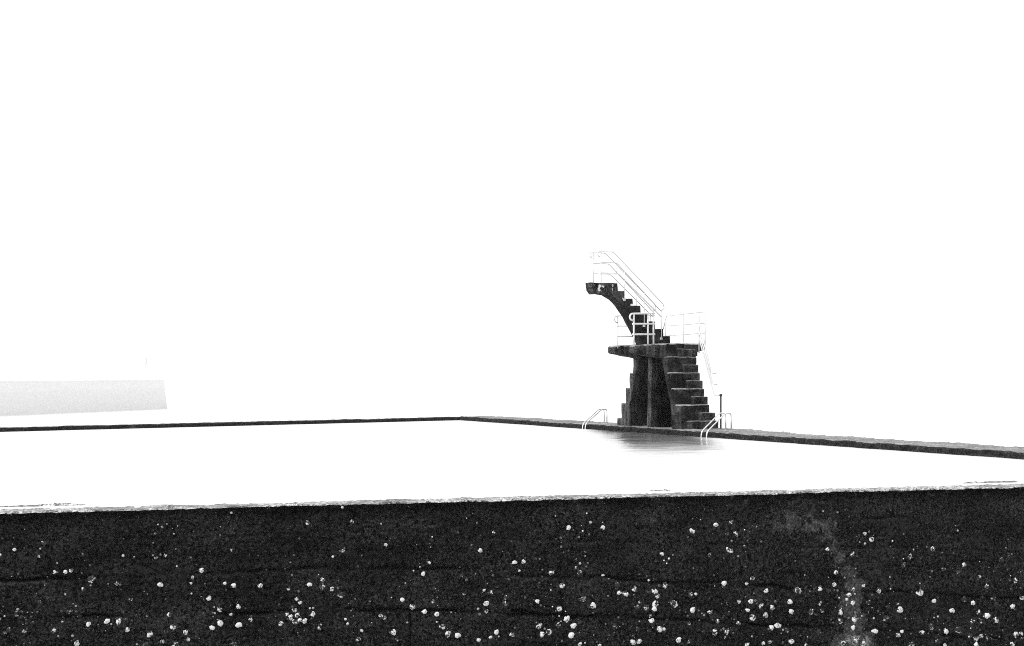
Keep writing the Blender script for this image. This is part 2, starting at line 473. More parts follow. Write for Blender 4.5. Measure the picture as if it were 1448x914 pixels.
# ------------------------------------------------------------------ pool walls: strips with an uneven section
def wall_strip(name, A, B, width, ztop, zbot, label, step=0.10, rag=0.035, seed=0.0, topslope=0.0):
    d = (B - A); L = d.length; d.normalize()
    n = Vector((-d.y, d.x, 0))                       # outward: left of the direction of travel
    nL = max(2, int(L / step))
    sec = [(0.0, zbot), (0.0, -0.25), (0.0, -0.04), (0.0, 0.03), (0.0, ztop * 0.55), (0.0, ztop - 0.035), (0.035, ztop)]
    k_in = len(sec) - 1
    sec += [(0.09, ztop), (0.15, ztop), (0.22, ztop)]
    tops = 9
    for j in range(1, tops): sec.append((('w', j / tops), ztop))
    sec += [(('w', 1.0), ztop), (('w', 1.0), ztop - 0.06), (('w', 1.0), zbot)]
    ns = len(sec)
    ss = np.linspace(0, L, nL)
    verts, faces, mi = [], [], []
    for i, s_ in enumerate(ss):
        w = width(s_) if callable(width) else width
        for j, (o, z) in enumerate(sec):
            off = 0.22 + (w - 0.22) * o[1] if isinstance(o, tuple) else o
            p = A + d * s_ + n * off
            verts.append((p.x, p.y, z))
    V = np.array(verts)
    e = fbm(V[:, 0] * 1.6 + seed, V[:, 1] * 1.6, V[:, 2] * 1.6, 5)
    e2 = fbm(V[:, 0] * 7, V[:, 1] * 7 + seed, V[:, 2] * 7, 2)
    jj = np.tile(np.arange(ns), nL)
    rough = np.where(jj <= k_in, 1.0, np.where(jj >= ns - 3, 1.0, 0.0))
    V[:, 0] += n.x * (e * rag * rough * 1.3 + e2 * rag * 0.9 * rough)
    V[:, 1] += n.y * (e * rag * rough * 1.3 + e2 * rag * 0.9 * rough)
    V[:, 2] += np.where(V[:, 2] > 0.02, e * rag * 0.35 + e2 * rag * 0.40, 0)
    weedy = 0.7 * fbm(ss * 2.3, 0 * ss + seed, 0 * ss, 4)
    for i in range(nL - 1):
        for j in range(ns - 1):
            faces.append((i * ns + j, (i + 1) * ns + j, (i + 1) * ns + j + 1, i * ns + j + 1))
            mi.append(1 if k_in <= j < ns - 2 and not (j < k_in + 3 and weedy[i] > (j - k_in) * 0.35 - 0.1) else 0)
    faces.append(tuple(range(ns))); mi.append(0)
    faces.append(tuple((nL - 1) * ns + j for j in reversed(range(ns)))); mi.append(0)
    org = np.array([A.x, A.y, 0])
    me = bpy.data.meshes.new(name)
    me.from_pydata((V - org).tolist(), [], faces)
    me.polygons.foreach_set('material_index', mi)
    bm = bmesh.new(); bm.from_mesh(me)
    bmesh.ops.recalc_face_normals(bm, faces=bm.faces); bm.to_mesh(me); bm.free()
    o = link(name, me, [M['weed'], M['top']])
    o.location = (A.x, A.y, 0)
    tag(o, label, 'wall')
    return o

def rwidth(s_):                                     # the causeway is broader around the tower
    t = s_
    return 1.65 + 0.35 * min(1, t / 6) + 0.45 * max(0, min(1, (t - 9) / 2)) * max(0, min(1, (19.2 - t) / 1.2))
LOW, ZT = -3.9, 0.17
wall_strip('pool_wall', CORN - drgt * 0.0, RC + drgt * 0.3, rwidth, ZT, LOW, 'broad low pool wall with a pale walkway on top, carrying the diving tower', 0.05, 0.04, 3.0)
farw = wall_strip('pool_wall', LFAR, CORN - dfar * 0.01 + dfar * 0.6, 0.45, 0.15, LOW, 'thin dark pool wall running across the far side of the water', 0.06, 0.025, 11.0)
wall_strip('pool_wall', LNEAR - dnear * 0.3, LFAR, 0.8, 0.10, LOW, 'short pool wall closing the left end of the basin', 0.4, 0.03, 23.0)

# ------------------------------------------------------------------ near wall: board-marked front with joints, rim and stain
WL = (RC - LNEAR).length
S_N0 = (N0 - LNEAR).length
def s_of_px(X):                                     # where the column X of the photograph meets the front plane
    t = (X - CX) / FPX
    p = meet(Vector((0, 0, 0)), Vector((t, 1, 0)), LNEAR, dnear)
    return (p - LNEAR).dot(dnear), p.y
def sz_of_px(X, Y):
    s_, dep = s_of_px(X)
    return s_, EYE - (Y - HY) / FPX * dep
JOINTS = []                                         # polylines of casting joints, in (s, z)
def joint(pts, w, deep): JOINTS.append(([sz_of_px(*p) for p in pts], w, deep))
joint([(-300, 772), (0, 764), (120, 762), (320, 758), (470, 751), (570, 750), (640, 756)], 0.010, 0.5)
joint([(640, 757), (780, 763), (940, 769), (1086, 771), (1448, 780), (1800, 790)], 0.010, 0.5)
joint([(-300, 836), (0, 822), (150, 816), (250, 812), (362, 807), (460, 805), (560, 805), (680, 803)], 0.016, 1.0)
joint([(724, 813), (790, 817), (860, 817), (910, 822), (1000, 824), (1086, 827), (1120, 833)], 0.016, 1.0)
joint([(1215, 837), (1300, 838), (1400, 846), (1600, 850)], 0.014, 0.9)
joint([(1290, 794), (1340, 793), (1400, 794)], 0.010, 0.6)
joint([(1220, 733), (1280, 731)], 0.012, 0.7)
joint([(-300, 885), (60, 875), (180, 870), (300, 868), (362, 866), (470, 863), (560, 862), (690, 866), (740, 868), (790, 870)], 0.017, 1.0)
joint([(724, 862), (775, 869), (860, 872), (960, 877), (1086, 884), (1180, 886)], 0.016, 1.0)
joint([(1220, 891), (1300, 891), (1340, 899), (1400, 903), (1600, 908)], 0.014, 0.8)
joint([(468, 740), (469, 800), (471, 870), (472, 914)], 0.011, 0.8)
joint([(580, 868), (581, 914)], 0.011, 0.8)
joint([(791, 760), (793, 815), (795, 870)], 0.011, 0.8)
joint([(1000, 775), (1001, 830)], 0.011, 0.75)
joint([(1306, 862), (1308, 890), (1302, 914)], 0.011, 0.75)
joint([(690, 866), (690, 914)], 0.011, 0.75)
STAIN = [(1103, 747, .20, .55), (1122, 738, .22, .6), (1150, 741, .28, .7), (1174, 750, .26, .7), (1160, 764, .13, .55), (1182, 774, .17, .7), (1192, 788, .19, .8), (1181, 801, .10, .6),
         (1200, 811, .22, .8), (1205, 832, .24, .95), (1188, 851, .13, .8), (1200, 856, .26, 1.0), (1215, 850, .16, .7), (1208, 876, .26, 1.1), (1226, 878, .13, .9), (1203, 897, .14, .9),
         (1188, 916, .24, 1.35), (1206, 912, .28, 1.5), (1224, 917, .24, 1.35)]    # the pale leached patch: column, row, radius in metres, strength
def seg_dist(S, Z, a, b):
    ax, az = a; bx, bz = b
    dx, dz = bx - ax, bz - az
    q = np.clip(((S - ax) * dx + (Z - az) * dz) / (dx * dx + dz * dz + 1e-9), 0, 1)
    return np.hypot(S - ax - q * dx, Z - az - q * dz), q
def joint_field(S, Z):
    wob = fbm(S * 3.0, Z * 3.0, 0 * S, 4) * 0.022
    wob2 = fbm(S * 3.0 + 50, Z * 3.0, 0 * S, 4) * 0.012
    gate = np.clip(0.9 + 0.9 * fbm(S * 1.3 + 9, Z * 1.3, 0 * S, 3), 0, 1)
    J = np.zeros_like(S)
    for pts, w, deep in JOINTS:
        for a, b in zip(pts, pts[1:]):
            lo, hi = min(a[0], b[0]) - 0.1, max(a[0], b[0]) + 0.1
            dd, q = seg_dist(S + wob2, Z + wob, a, b)
            J = np.maximum(J, np.clip(1.35 - dd / (w * 1.9), 0, 1) * deep * gate)
    return J
def front_disp(S, Z, J=None):
    if J is None: J = joint_field(S, Z)
    d = 0.022 * fbm(S * 0.5, Z * 0.9, 0 * S, 3) + 0.010 * fbm(S * 4, Z * 5, 0 * S + 3, 3)
    zz = Z + 0.03 * fbm(S * 0.8, 0 * Z, 0 * S, 2)
    d += 0.010 * np.sign(np.sin(zz * 2 * PI / 0.66 + 0.7))  * 0.5
    return d - 0.022 * J

def near_wall():
    s0, _ = s_of_px(-500); s1, _ = s_of_px(1862)
    ds, dz = 0.024, 0.020
    sa = np.concatenate([np.linspace(0, s0, 30)[:-1], np.arange(s0, min(s1, WL), ds)])
    zt = 0.02
    za = np.concatenate([np.array([-4.2, -3.6]), np.arange(-3.2, zt - 0.03, dz), np.array([zt - 0.02])])
    S, Z = np.meshgrid(sa, za)
    J = joint_field(S, Z)
    D = front_disp(S, Z, J)
    LG = joint_field(S, Z + 0.045) * np.clip(0.1 + 1.3 * fbm(S * 0.9 + 4, Z * 0.9, 0 * S, 3), 0, 1)
    edge = 0.006 * fbm(sa * 1.2, 0 * sa, 0 * sa + 8, 2) + 0.007 * fbm(sa * 7, 0 * sa, 0 * sa + 3, 3) + 0.006 * fbm(sa * 25, 0 * sa, 0 * sa, 1)
    P = np.zeros(S.shape + (3,))
    P[..., 0] = LNEAR.x + dnear.x * S + nnear.x * D
    P[..., 1] = LNEAR.y + dnear.y * S + nnear.y * D
    P[..., 2] = Z + np.clip((Z - zt + 0.3) / 0.3, 0, 1) * edge[None, :]
    ns, nz = len(sa), len(za)
    stain = np.zeros(S.shape)
    WX = 0.10 * fbm(S * 3.1, Z * 3.1, 0 * S + 5, 5); WZ = 0.10 * fbm(S * 3.3 + 30, Z * 3.3, 0 * S, 5)
    for X_, Y_, r_, k_ in STAIN:
        a_, b_ = sz_of_px(X_, Y_)
        stain = np.maximum(stain, np.clip(1.25 - np.hypot(S + WX - a_, Z + WZ - b_) / r_, 0, 1) * k_ * (0.95 if Y_ < 795 else 1.0))
    depth = zt - Z
    rim = np.clip(1.25 - depth / (0.22 + 0.10 * fbm(S * 0.7, 0 * S, 0 * S + 2, 3)), 0, 1)
    xr = np.clip((S - s_of_px(560)[0]) / 6.0, 0.12, 1.0)
    lichen = np.clip(1.3 - depth / 0.55, 0, 1) * xr + np.clip(1 - np.hypot((S - s_of_px(395)[0]) * 1.6, (Z - sz_of_px(395, 900)[1]) * 2) / 0.6, 0, 1) * 0.9
    # rim and top of the wall: a narrow worn ledge that dips under the water
    tp = [(0.012, 0.014), (0.05, 0.020), (0.11, 0.022), (0.18, 0.020), (0.26, 0.012), (0.34, 0.014), (0.46, 0.014), (0.60, 0.004), (0.72, -0.03), (0.9, -0.05), (1.02, -0.05), (1.10, -0.05), (1.2, -0.06), (1.24, -0.6), (1.26, -4.0)]
    T = []
    lift = np.zeros_like(sa)
    for xa, xb, h in ((-40, 130, 0.075), (932, 990, 0.07), (1392, 1500, 0.07), (300, 330, 0.05), (820, 850, 0.048)):
        a, b = s_of_px(xa)[0], s_of_px(xb)[0]
        lift = np.maximum(lift, h * np.clip(np.minimum(sa - a, b - sa) / 0.25, 0, 1))
    for k, (o, z) in enumerate(tp):
        e = 0.014 * fbm(sa * 3.0, 0 * sa + o * 6, 0 * sa + 4, 5) + 0.006 * fbm(sa * 14, 0 * sa + o * 20, 0 * sa, 2)
        zz = zt - 0.02 + z + (edge * max(0, 1 - o / 0.3) + e * (1 if o < 1.2 else 0))
        if k in (10,): zz = zz + lift
        if k in (9, 11): zz = zz + lift * 0.5
        q = np.zeros((ns, 3))
        q[:, 0] = LNEAR.x + dnear.x * sa - nnear.x * o + nnear.x * D[-1] * max(0, 1 - o / 0.2)
        q[:, 1] = LNEAR.y + dnear.y * sa - nnear.y * o + nnear.y * D[-1] * max(0, 1 - o / 0.2)
        q[:, 2] = zz
        T.append(q)
    V = np.concatenate([P.reshape(-1, 3)] + T)
    rows = nz + len(tp)
    faces = [(j * ns + i, j * ns + i + 1, (j + 1) * ns + i + 1, (j + 1) * ns + i) for j in range(rows - 1) for i in range(ns - 1)]
    mi = np.repeat([1 if j >= nz - 1 else 0 for j in range(rows - 1)], ns - 1)
    org = np.array([LNEAR.x, LNEAR.y, 0])
    me = bpy.data.meshes.new('sea_wall')
    me.from_pydata((V - org).tolist(), [], faces)
    me.polygons.foreach_set('material_index', mi)
    me.polygons.foreach_set('use_smooth', [True] * len(faces))
    pad = np.zeros(ns * len(tp))
    for nm, a in (('stain', stain), ('rim', rim), ('lichen', lichen), ('joint', J), ('ledge', LG)):
        at = me.attributes.new(nm, 'FLOAT', 'POINT')
        at.data.foreach_set('value', np.concatenate([a.reshape(-1), pad]).astype(np.float32))
    o = link('sea_wall', me, [M['front'], M['rim']])
    o.location = (LNEAR.x, LNEAR.y, 0)
    tag(o, 'tall black concrete sea wall in the foreground, dotted with limpets and stained pale', 'wall')
near_wall()

def on_front(s_, z):
    d = float(front_disp(np.array([s_]), np.array([z]))[0])
    p = LNEAR + dnear * s_ + nnear * d
    return Vector((p.x, p.y, z))

# ------------------------------------------------------------------ diving tower, in a frame u (to the pool), v (along the wall, to the camera), z
U = Vector((drgt.y, -drgt.x, 0))
V_ = Vector((drgt.x, drgt.y, 0))
O = ray_ground(918.5, 604.6, ZT)
tower = empty('diving_tower', O, math.atan2(U.y, U.x))
tag(tower, 'black concrete diving tower with two stepped flights, cantilevered boards and pale railings', 'diving tower')
def uz(X, Y, v):
    t = (X - CX) / FPX
    u = (t * (O.y + v * V_.y) - O.x - v * V_.x) / (U.x - t * U.y)
    dep = O.y + u * U.y + v * V_.y
    return u, EYE - (Y - HY) / FPX * dep - ZT
def vz(X, Y, u):
    t = (X - CX) / FPX
    v = (t * (O.y + u * U.y) - O.x - u * U.x) / (V_.x - t * V_.y)
    dep = O.y + u * U.y + v * V_.y
    return v, EYE - (Y - HY) / FPX * dep - ZT
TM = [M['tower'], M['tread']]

R = 0.285
LAND = -1.36
def flight(sgn, seed):
    prof = [(1.25, -0.05), (1.74, -0.05), (1.74, 3 * R), (1.45, 3 * R), (1.45, 5 * R), (1.22, 5 * R), (1.22, 7 * R), (1.0, 7 * R), (1.0, 9 * R), (0.72, 9 * R), (0.72, 2.66),
            (0.60, 2.66), (1.20, 0.86)]
    bm = bmesh.new()
    add_prism(bm, [(p * sgn, z) for p, z in prof], 'u', LAND, 0.0, 0.045, 3)
    wear(bm, 0.16, 0.012, 3.0, seed)
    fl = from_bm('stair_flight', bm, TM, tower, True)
    for z0, v0, v1, u0, u1 in ((0, 1.60, 2.03, -1.52, -0.28 if sgn > 0 else -0.03), (R, 1.62, 1.88, -1.50, -0.80), (3 * R, 1.35, 1.60, -1.40, -0.70), (5 * R, 1.12, 1.34, -1.385, -0.68),
                               (7 * R, 0.92, 1.12, -1.38, -0.68), (9 * R, 0.70, 0.97, -1.375, -0.56)):
        b = bmesh.new()
        a, c = sorted((v0 * sgn, v1 * sgn))
        add_box(b, u0, u1, a, c, z0 - 0.03, z0 + R, 0.035)
        wear(b, 0.16, 0.009, 3.5, seed + z0)
        from_bm('half_step', b, TM, fl, True)
    return fl
flight(1, 0.0); flight(-1, 40.0)
bm = bmesh.new()
add_prism(bm, [(LAND + 0.1, -0.05), (0.06, -0.05), (0.03, 0.5), (-0.02, 2.66), (LAND + 0.1, 2.66)], 'v', -0.10, 0.10, 0.025)
wear(bm, 0.2, 0.010, 3.0, 5.0)
from_bm('central_fin', bm, TM, tower, True)
bm = bmesh.new()
add_prism(bm, [(-1.17, -0.05), (1.17, -0.05), (0.62, 2.62), (-0.62, 2.62)], 'u', LAND + 0.15, LAND + 0.32, 0.0)
from_bm('added_shade_wall', bm, TM, tower, True)  # added wall that closes the recess so its inside stays dark

# middle deck with its two boards
bprof = [(-1.95, 3.06), (-0.2, 3.055), (1.27, 2.965), (1.27, 2.70), (1.12, 2.665), (0.55, 2.58), (0.0, 2.50), (-0.9, 2.50), (-1.25, 2.66), (-1.95, 2.84)]
bm = bmesh.new()
add_box(bm, -1.90, 0.10, -0.44, 0.44, 2.60, 3.045, 0.02)
wear(bm, 0.25, 0.006, 3.0, 8.0)
from_bm('deck_slab', bm, TM, tower, True)
for a, b, sd in ((0.42, 0.86, 2.0), (-0.86, -0.42, 21.0)):
    bm = bmesh.new()
    add_prism(bm, bprof, 'v', a, b, 0.075, 4)
    wear(bm, 0.16, 0.012, 3.0, sd)
    from_bm('diving_board', bm, TM, tower, True)

# upper flight with the high board
VN = 0.20
outl = [(837, 399.6), (850, 400), (873, 400.4), (874, 411.5), (884, 411.5), (884.5, 422.5), (894.5, 422.5), (895, 432.5), (905.5, 432.5), (906, 443.5), (916.5, 443.5), (917, 454.5),
        (926.5, 454.5), (927, 465.3), (938, 465.3), (938.3, 475.5), (948, 475.5), (948.5, 489), (909, 489), (905, 478), (897, 463), (888, 446), (879, 433), (870, 423), (859, 417.3), (850, 415.6),
        (842, 415.6), (838, 411)]
poly = [uz(X, Y, VN) for X, Y in outl]
bm = bmesh.new()
add_prism(bm, poly, 'v', -VN, VN, 0.022, 2)
wear(bm, 0.10, 0.011, 4.0, 60.0)
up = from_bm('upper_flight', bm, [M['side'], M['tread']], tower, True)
sp = np.zeros(len(up.data.vertices), np.float32)
for X, Y, r in ((848, 405, 0.16), (847, 410, 0.15), (853, 405.5, 0.12), (866, 404, 0.12), (866, 410, 0.10), (881, 422.5, 0.10), (893, 431, 0.07)):
    u, z = uz(X, Y, VN)
    co = np.array([v.co[:] for v in up.data.vertices])
    sp = np.maximum(sp, np.clip(1 - np.hypot(co[:, 0] - u, co[:, 2] - z) / r, 0, 1) * (co[:, 1] > 0.1) * 1.0)
at = up.data.attributes.new('spall', 'FLOAT', 'POINT'); at.data.foreach_set('value', sp.astype(np.float32))

# railings: rails in the part, each post a sub-part
def railing(rails, posts, r=0.021, parent=tower, mat=None, pmat=None):
    bm = bmesh.new()
    for pts in rails: add_tube(bm, round_path(pts, 0.10), r)
    o = from_bm('railing', bm, mat or M['paint'], parent)
    for a, b, rr in posts:
        p = bmesh.new()
        add_tube(p, [a, b], rr)
        from_bm('post', p, pmat or mat or M['paint'], o)
    return o
def hook(u, z, v, sgn=1, r=0.11):                   # a rail end that curls down and back
    return [Vector((u + sgn * r * math.sin(a), v, z - r + r * math.cos(a))) for a in np.linspace(PI * 1.05, 0.0, 9)]
for v in (VN + 0.035, -VN - 0.035):
    ref = VN + 0.035                                # both sides share one line, read off the near side
    rails = []
    for k, pts in enumerate((((848, 356), (867, 356.5), (938, 430.5)), ((849, 371), (872, 372), (934, 439.5)), ((849, 386), (873.5, 386.5), (934.6, 447.7)))):
        q = [uz(X, Y, ref) for X, Y in pts]
        P = [Vector((u, v, z)) for u, z in q]
        if k == 0: P = hook(P[0].x, P[0].z, v, 1, 0.09) + P
        rails.append(P)
    a, b = rails[0][-1], rails[1][-1]
    rails[0] = rails[0] + [Vector((a.x - 0.05, v, a.z - 0.16)), Vector((b.x, v, b.z))]
    posts = []
    for X, Yb, Yt in ((850, 400, 356.2), (883.2, 425, 373.5), (911, 461, 402.5), (935.3, 480, 428)):
        u, zb = uz(X, Yb, ref); _, zt = uz(X, Yt, ref)
        posts.append((Vector((u, v, zb)), Vector((u, v, zt)), 0.016))
    rl = railing(rails, posts, 0.017, tower, M['dull'], M['paint'])
    for X, Y in ((883.2, 424), (893.6, 431.5), (911, 461), (935.3, 479)):
        u, z = uz(X, Y, ref)
        pb = bmesh.new()
        add_box(pb, u - 0.05, u + 0.05, min(v, v * 0.86), max(v, v * 0.86), z - 0.04, z + 0.04, 0.012)
        from_bm('fixing_plate', pb, M['paint'], rl)

def deck_rail(v, X0, X1, ys, posts, r=0.026):
    rails = []
    for k, y in enumerate(ys):
        a, b = uz(X0, y, v), uz(X1, y - (0.4 if k == 0 else 0), v)
        P = [Vector((a[0], v, a[1])), Vector((b[0], v, b[1]))]
        if k == 0: P = hook(P[0].x, P[0].z, v, 1, 0.12) + P
        rails.append(P)
    ps = []
    for X, yb, yt in posts:
        u, zb = uz(X, yb, v); _, zt = uz(X, yt, v)
        ps.append((Vector((u, v, zb)), Vector((u, v, zt)), r * 0.95))
    return railing(rails, ps, r, tower, M['paint'] if r > 0.03 else M['dull'])
deck_rail(0.80, 894.5, 926, (443.8, 458.2, 473.0), ((896.3, 488, 443.5), (916.2, 488, 443.5), (924, 488, 443.5)), 0.032)
deck_rail(-0.405, 872.5, 926, (447, 461.3, 476.0), ((873.6, 493, 447), (920, 489, 447)), 0.018)
UL = -1.90
rails = []
for ya, yb in ((447, 441), (461, 457), (475, 471)):
    a, b = vz(942, ya, UL), vz(997, yb, UL)
    rails.append([Vector((UL, a[0], a[1])), Vector((UL, b[0], b[1]))])
c = vz(938, 466, UL)
rails[0].insert(0, Vector((UL, c[0], c[1])))
posts = []
for X, yt, yb in ((997, 441, 490), (966, 444.5, 488), (941, 447, 488)):
    a = vz(X, yt, UL); b = vz(X, yb, UL)
    posts.append((Vector((UL, a[0], b[1])), Vector((UL, a[0], a[1])), 0.017))
railing(rails, posts, 0.019, tower, M['dull'])
US = LAND - 0.08
rails = []
for pts in (((986, 446), (1006, 528), (1012, 528)), ((986.5, 460), (1008, 543.5), (1014, 543.5)), ((987.5, 474), (1010, 559.5), (1019, 559.5))):
    rails.append([Vector((US, *vz(X, Y, US))) for X, Y in pts])
posts = []
for X, yt, yb, rr in ((1019.3, 559, 607.5, 0.026), (988.5, 447, 500, 0.022)):
    a, b = vz(X, yt, US), vz(X, yb, US)
    posts.append((Vector((US, a[0], max(b[1], -0.02))), Vector((US, a[0], a[1])), rr))
rl = railing(rails, posts[1:], 0.024, tower, M['dull'])
pb = bmesh.new()
add_tube(pb, [posts[0][0], posts[0][1]], 0.03)
bmesh.ops.create_uvsphere(pb, u_segments=12, v_segments=8, radius=0.055, matrix=Matrix.Translation(posts[0][1]))
from_bm('newel_post', pb, M['darkpost'], rl)

# ------------------------------------------------------------------ pool ladders: two bent tubes each, stepping over the wall edge
def ladder(v0, v1, u_leg, u_top, u_foot, h, label, seed):
    base = O + V_ * ((v0 + v1) / 2) + U * u_leg
    e = empty('pool_ladder', (base.x, base.y, ZT), math.atan2(U.y, U.x))
    tag(e, label, 'ladder', 'ladders into the tidal pool')
    vm = (v0 + v1) / 2
    for v in (v0, v1):
        q = v - vm
        pts = [(0, q, -0.01), (0, q, h * 0.78), (u_top - u_leg, q, h * 1.04), (u_foot - u_leg, q, 0.02), (u_foot - u_leg, q, -1.1)]
        bm = bmesh.new()
        P = round_path(pts[:2] + [(0.02, q, h)] + [((u_top - u_leg) * 0.9, q, h * 1.0)] + pts[3:], 0.16, 7)
        add_tube(bm, P, 0.024, 10)
        s_ = from_bm('stringer', bm, M['steel'], e)
        b2 = bmesh.new()
        add_tube(b2, [(0, q, 0.001), (0, q, 0.03)], 0.06, 14)
        from_bm('foot_flange', b2, M['plate'], s_)
    for z in (-0.28, -0.56, -0.84):
        bm = bmesh.new()
        add_box(bm, u_foot - u_leg - 0.04, u_foot - u_leg + 0.04, v0 - vm, v1 - vm, z - 0.012, z + 0.012, 0.004, 1)
        from_bm('rung', bm, M['steel'], e)
ladder(3.80, 4.07, -0.28, 0.02, 0.80, 0.63, 'bent tube pool ladder standing right of the black tower stairs', 1)
ladder(-3.22, -3.04, -0.30, -0.02, 0.72, 0.58, 'bent tube pool ladder standing alone left of the black tower', 2)

# ------------------------------------------------------------------ breakwater and its beacon, far off in the fog
BL, BR = ray_ground(0, 588, SEA_Z), ray_ground(237, 578, SEA_Z)
bd = (BR - BL).normalized()
bn = Vector((bd.y, -bd.x, 0))                       # towards the camera
root = empty('breakwater', (BR.x, BR.y, SEA_Z), math.atan2(bd.y, bd.x))
tag(root, 'long pale breakwater fading into the fog on the left', 'breakwater')
bm = bmesh.new()
LEN, HT, TH = 300.0, 17.7, 18.0
# local x along the mole (0 = its head), local y away from the camera
verts = [(-LEN, 0, -1), (0.0, 0, -1), (0.0, TH, -1), (-LEN, TH, -1), (-LEN, 1.0, HT - 0.9), (-2.0, 1.0, HT - 0.9), (-2.0, TH - 1.0, HT - 0.9), (-LEN, TH - 1.0, HT - 0.9)]
vs = [bm.verts.new(v) for v in verts]
for f in ((0, 1, 5, 4), (1, 2, 6, 5), (2, 3, 7, 6), (3, 0, 4, 7), (4, 5, 6, 7), (3, 2, 1, 0)): bm.faces.new([vs[i] for i in f])
from_bm('mole_body', bm, M['break_'], root)
bm = bmesh.new()
add_box(bm, -LEN, -2.2, 1.15, 1.9, HT - 0.95, HT, 0.05)
from_bm('parapet', bm, M['break_'], root)
bc = empty('beacon', root.matrix_basis @ Vector((-9.8, 8.5, HT - 0.9)), math.atan2(bd.y, bd.x))
tag(bc, 'faint slender harbour light standing on the breakwater near its head', 'beacon')
bm = bmesh.new()
bmesh.ops.create_cone(bm, cap_ends=True, segments=24, radius1=0.5, radius2=0.38, depth=10.4, matrix=Matrix.Translation((0, 0, 5.2)))
from_bm('shaft', bm, M['beacon'], bc)
bm = bmesh.new()
bmesh.ops.create_cone(bm, cap_ends=True, segments=24, radius1=1.15, radius2=1.15, depth=0.25, matrix=Matrix.Translation((0, 0, 10.53)))
from_bm('gallery', bm, M['beacon'], bc)
bm = bmesh.new()
bmesh.ops.create_cone(bm, cap_ends=True, segments=16, radius1=0.95, radius2=0.95, depth=3.1, matrix=Matrix.Translation((0, 0, 12.2)))
bmesh.ops.create_cone(bm, cap_ends=True, segments=16, radius1=1.1, radius2=0.05, depth=0.8, matrix=Matrix.Translation((0, 0, 14.15)))
from_bm('lantern', bm, M['lantern'], bc)

# ------------------------------------------------------------------ limpets on the sea wall, one object each
def limpet_mesh(k):
    rnd = random.Random(100 + k)
    nr, na = 6, 22
    ax, ay = rnd.uniform(-0.22, 0.22), rnd.uniform(-0.05, 0.28)
    el = rnd.uniform(0.82, 1.0)
    ph = rnd.uniform(0, 6.28)
    bm = bmesh.new()
    rings = []
    ribs = [1 + 0.10 * rnd.uniform(-1, 1) for _ in range(na)]
    hgt = rnd.uniform(0.24, 0.40)
    ph2, ph3 = rnd.uniform(0, 6.28), rnd.uniform(0, 6.28)
    for i in range(nr):
        t = i / nr                                  # 0 at the rim
        ring = []
        for j in range(na):
            a = 2 * PI * j / na
            r = (1 - t) * (1 + (ribs[j] - 1) * (1 - t)) * (1 + 0.09 * math.sin(2 * a + ph) + 0.07 * math.sin(3 * a + ph2) + 0.04 * math.sin(5 * a + ph3))
            ring.append(bm.verts.new((r * math.cos(a) + ax * t, r * math.sin(a) * el + ay * t, hgt * (1 - (1 - t) ** 1.35) + (0.03 * (ribs[j] - 1) / 0.1 if i else -0.12))))
        rings.append(ring)
    apex = bm.verts.new((ax, ay, hgt))
    for a, b in zip(rings, rings[1:]):
        for j in range(na): bm.faces.new((a[j], a[(j + 1) % na], b[(j + 1) % na], b[j]))
    for j in range(na): bm.faces.new((rings[-1][j], rings[-1][(j + 1) % na], apex))
    for f in bm.faces: f.smooth = True
    bm.normal_update()
    me = bpy.data.meshes.new('limpet')
    bm.to_mesh(me); bm.free()
    me.materials.append(M['shell'])
    return me
SHELLS = [limpet_mesh(k) for k in range(14)]
# x, y, radius as read off four quarter strips of the wall (3.906 pixels of the strip to one of the photograph); radius < 0: dull and pitted
QA = """242 346 11,80 376 10,2 408 8,217 414 -11,458 408 -10,895 256 -8,860 427 10,885 408 7,912 412 8,990 390 -8,1050 424 -8,1280 386 -10,1113 496 13,1064 535 8,1055 567 7,
301 507 11,362 503 11,391 494 12,505 548 -20,250 575 -9,596 571 -7,646 568 11,462 600 -11,884 575 14,1241 567 8,1290 579 13,363 627 -8,218 667 -9,721 657 12,1153 649 13,90 727 -10,
113 722 -9,90 745 -9,117 752 -9,391 717 -10,680 727 -9,404 755 -9,437 746 -13,1214 712 13,1316 696 12,1277 742 14,937 743 14,147 789 -9,178 787 -10,347 780 -12,487 792 13,592 780 14,
654 778 13,697 768 -10,1383 768 11,1217 786 15,1320 796 16,1172 811 14,956 811 15,48 827 -12,24 839 -11,136 834 -12,297 830 13,703 824 14,1025 836 14,828 851 15,425 896 14,1040 879 13,
898 889 -13,806 906 14,970 908 -16,1295 903 -14"""
QB = """286 233 12,531 226 12,768 316 -8,718 354 9,480 386 11,426 420 7,1237 384 12,957 453 9,923 514 12,1138 522 -11,22 583 13,184 601 11,296 575 12,367 548 11,365 587 14,422 599 13,
455 591 -8,468 634 15,664 646 -11,810 659 12,530 672 -11,980 668 12,1152 624 -9,1260 605 9,1301 616 12,1272 679 14,1382 645 -13,1378 679 -11,865 698 13,225 656 11,245 675 11,215 718 14,
172 739 -10,228 744 13,190 755 14,216 781 16,242 770 12,268 775 15,315 739 13,108 722 -8,137 789 12,353 797 -9,348 815 -10,494 765 7,688 747 9,709 755 -13,930 727 13,1000 740 14,
1271 720 13,1029 808 14,1060 847 16,1114 857 16,760 839 15,584 828 9,565 876 12,782 879 8,1231 881 11,1329 840 14,1298 868 9,1411 853 9"""
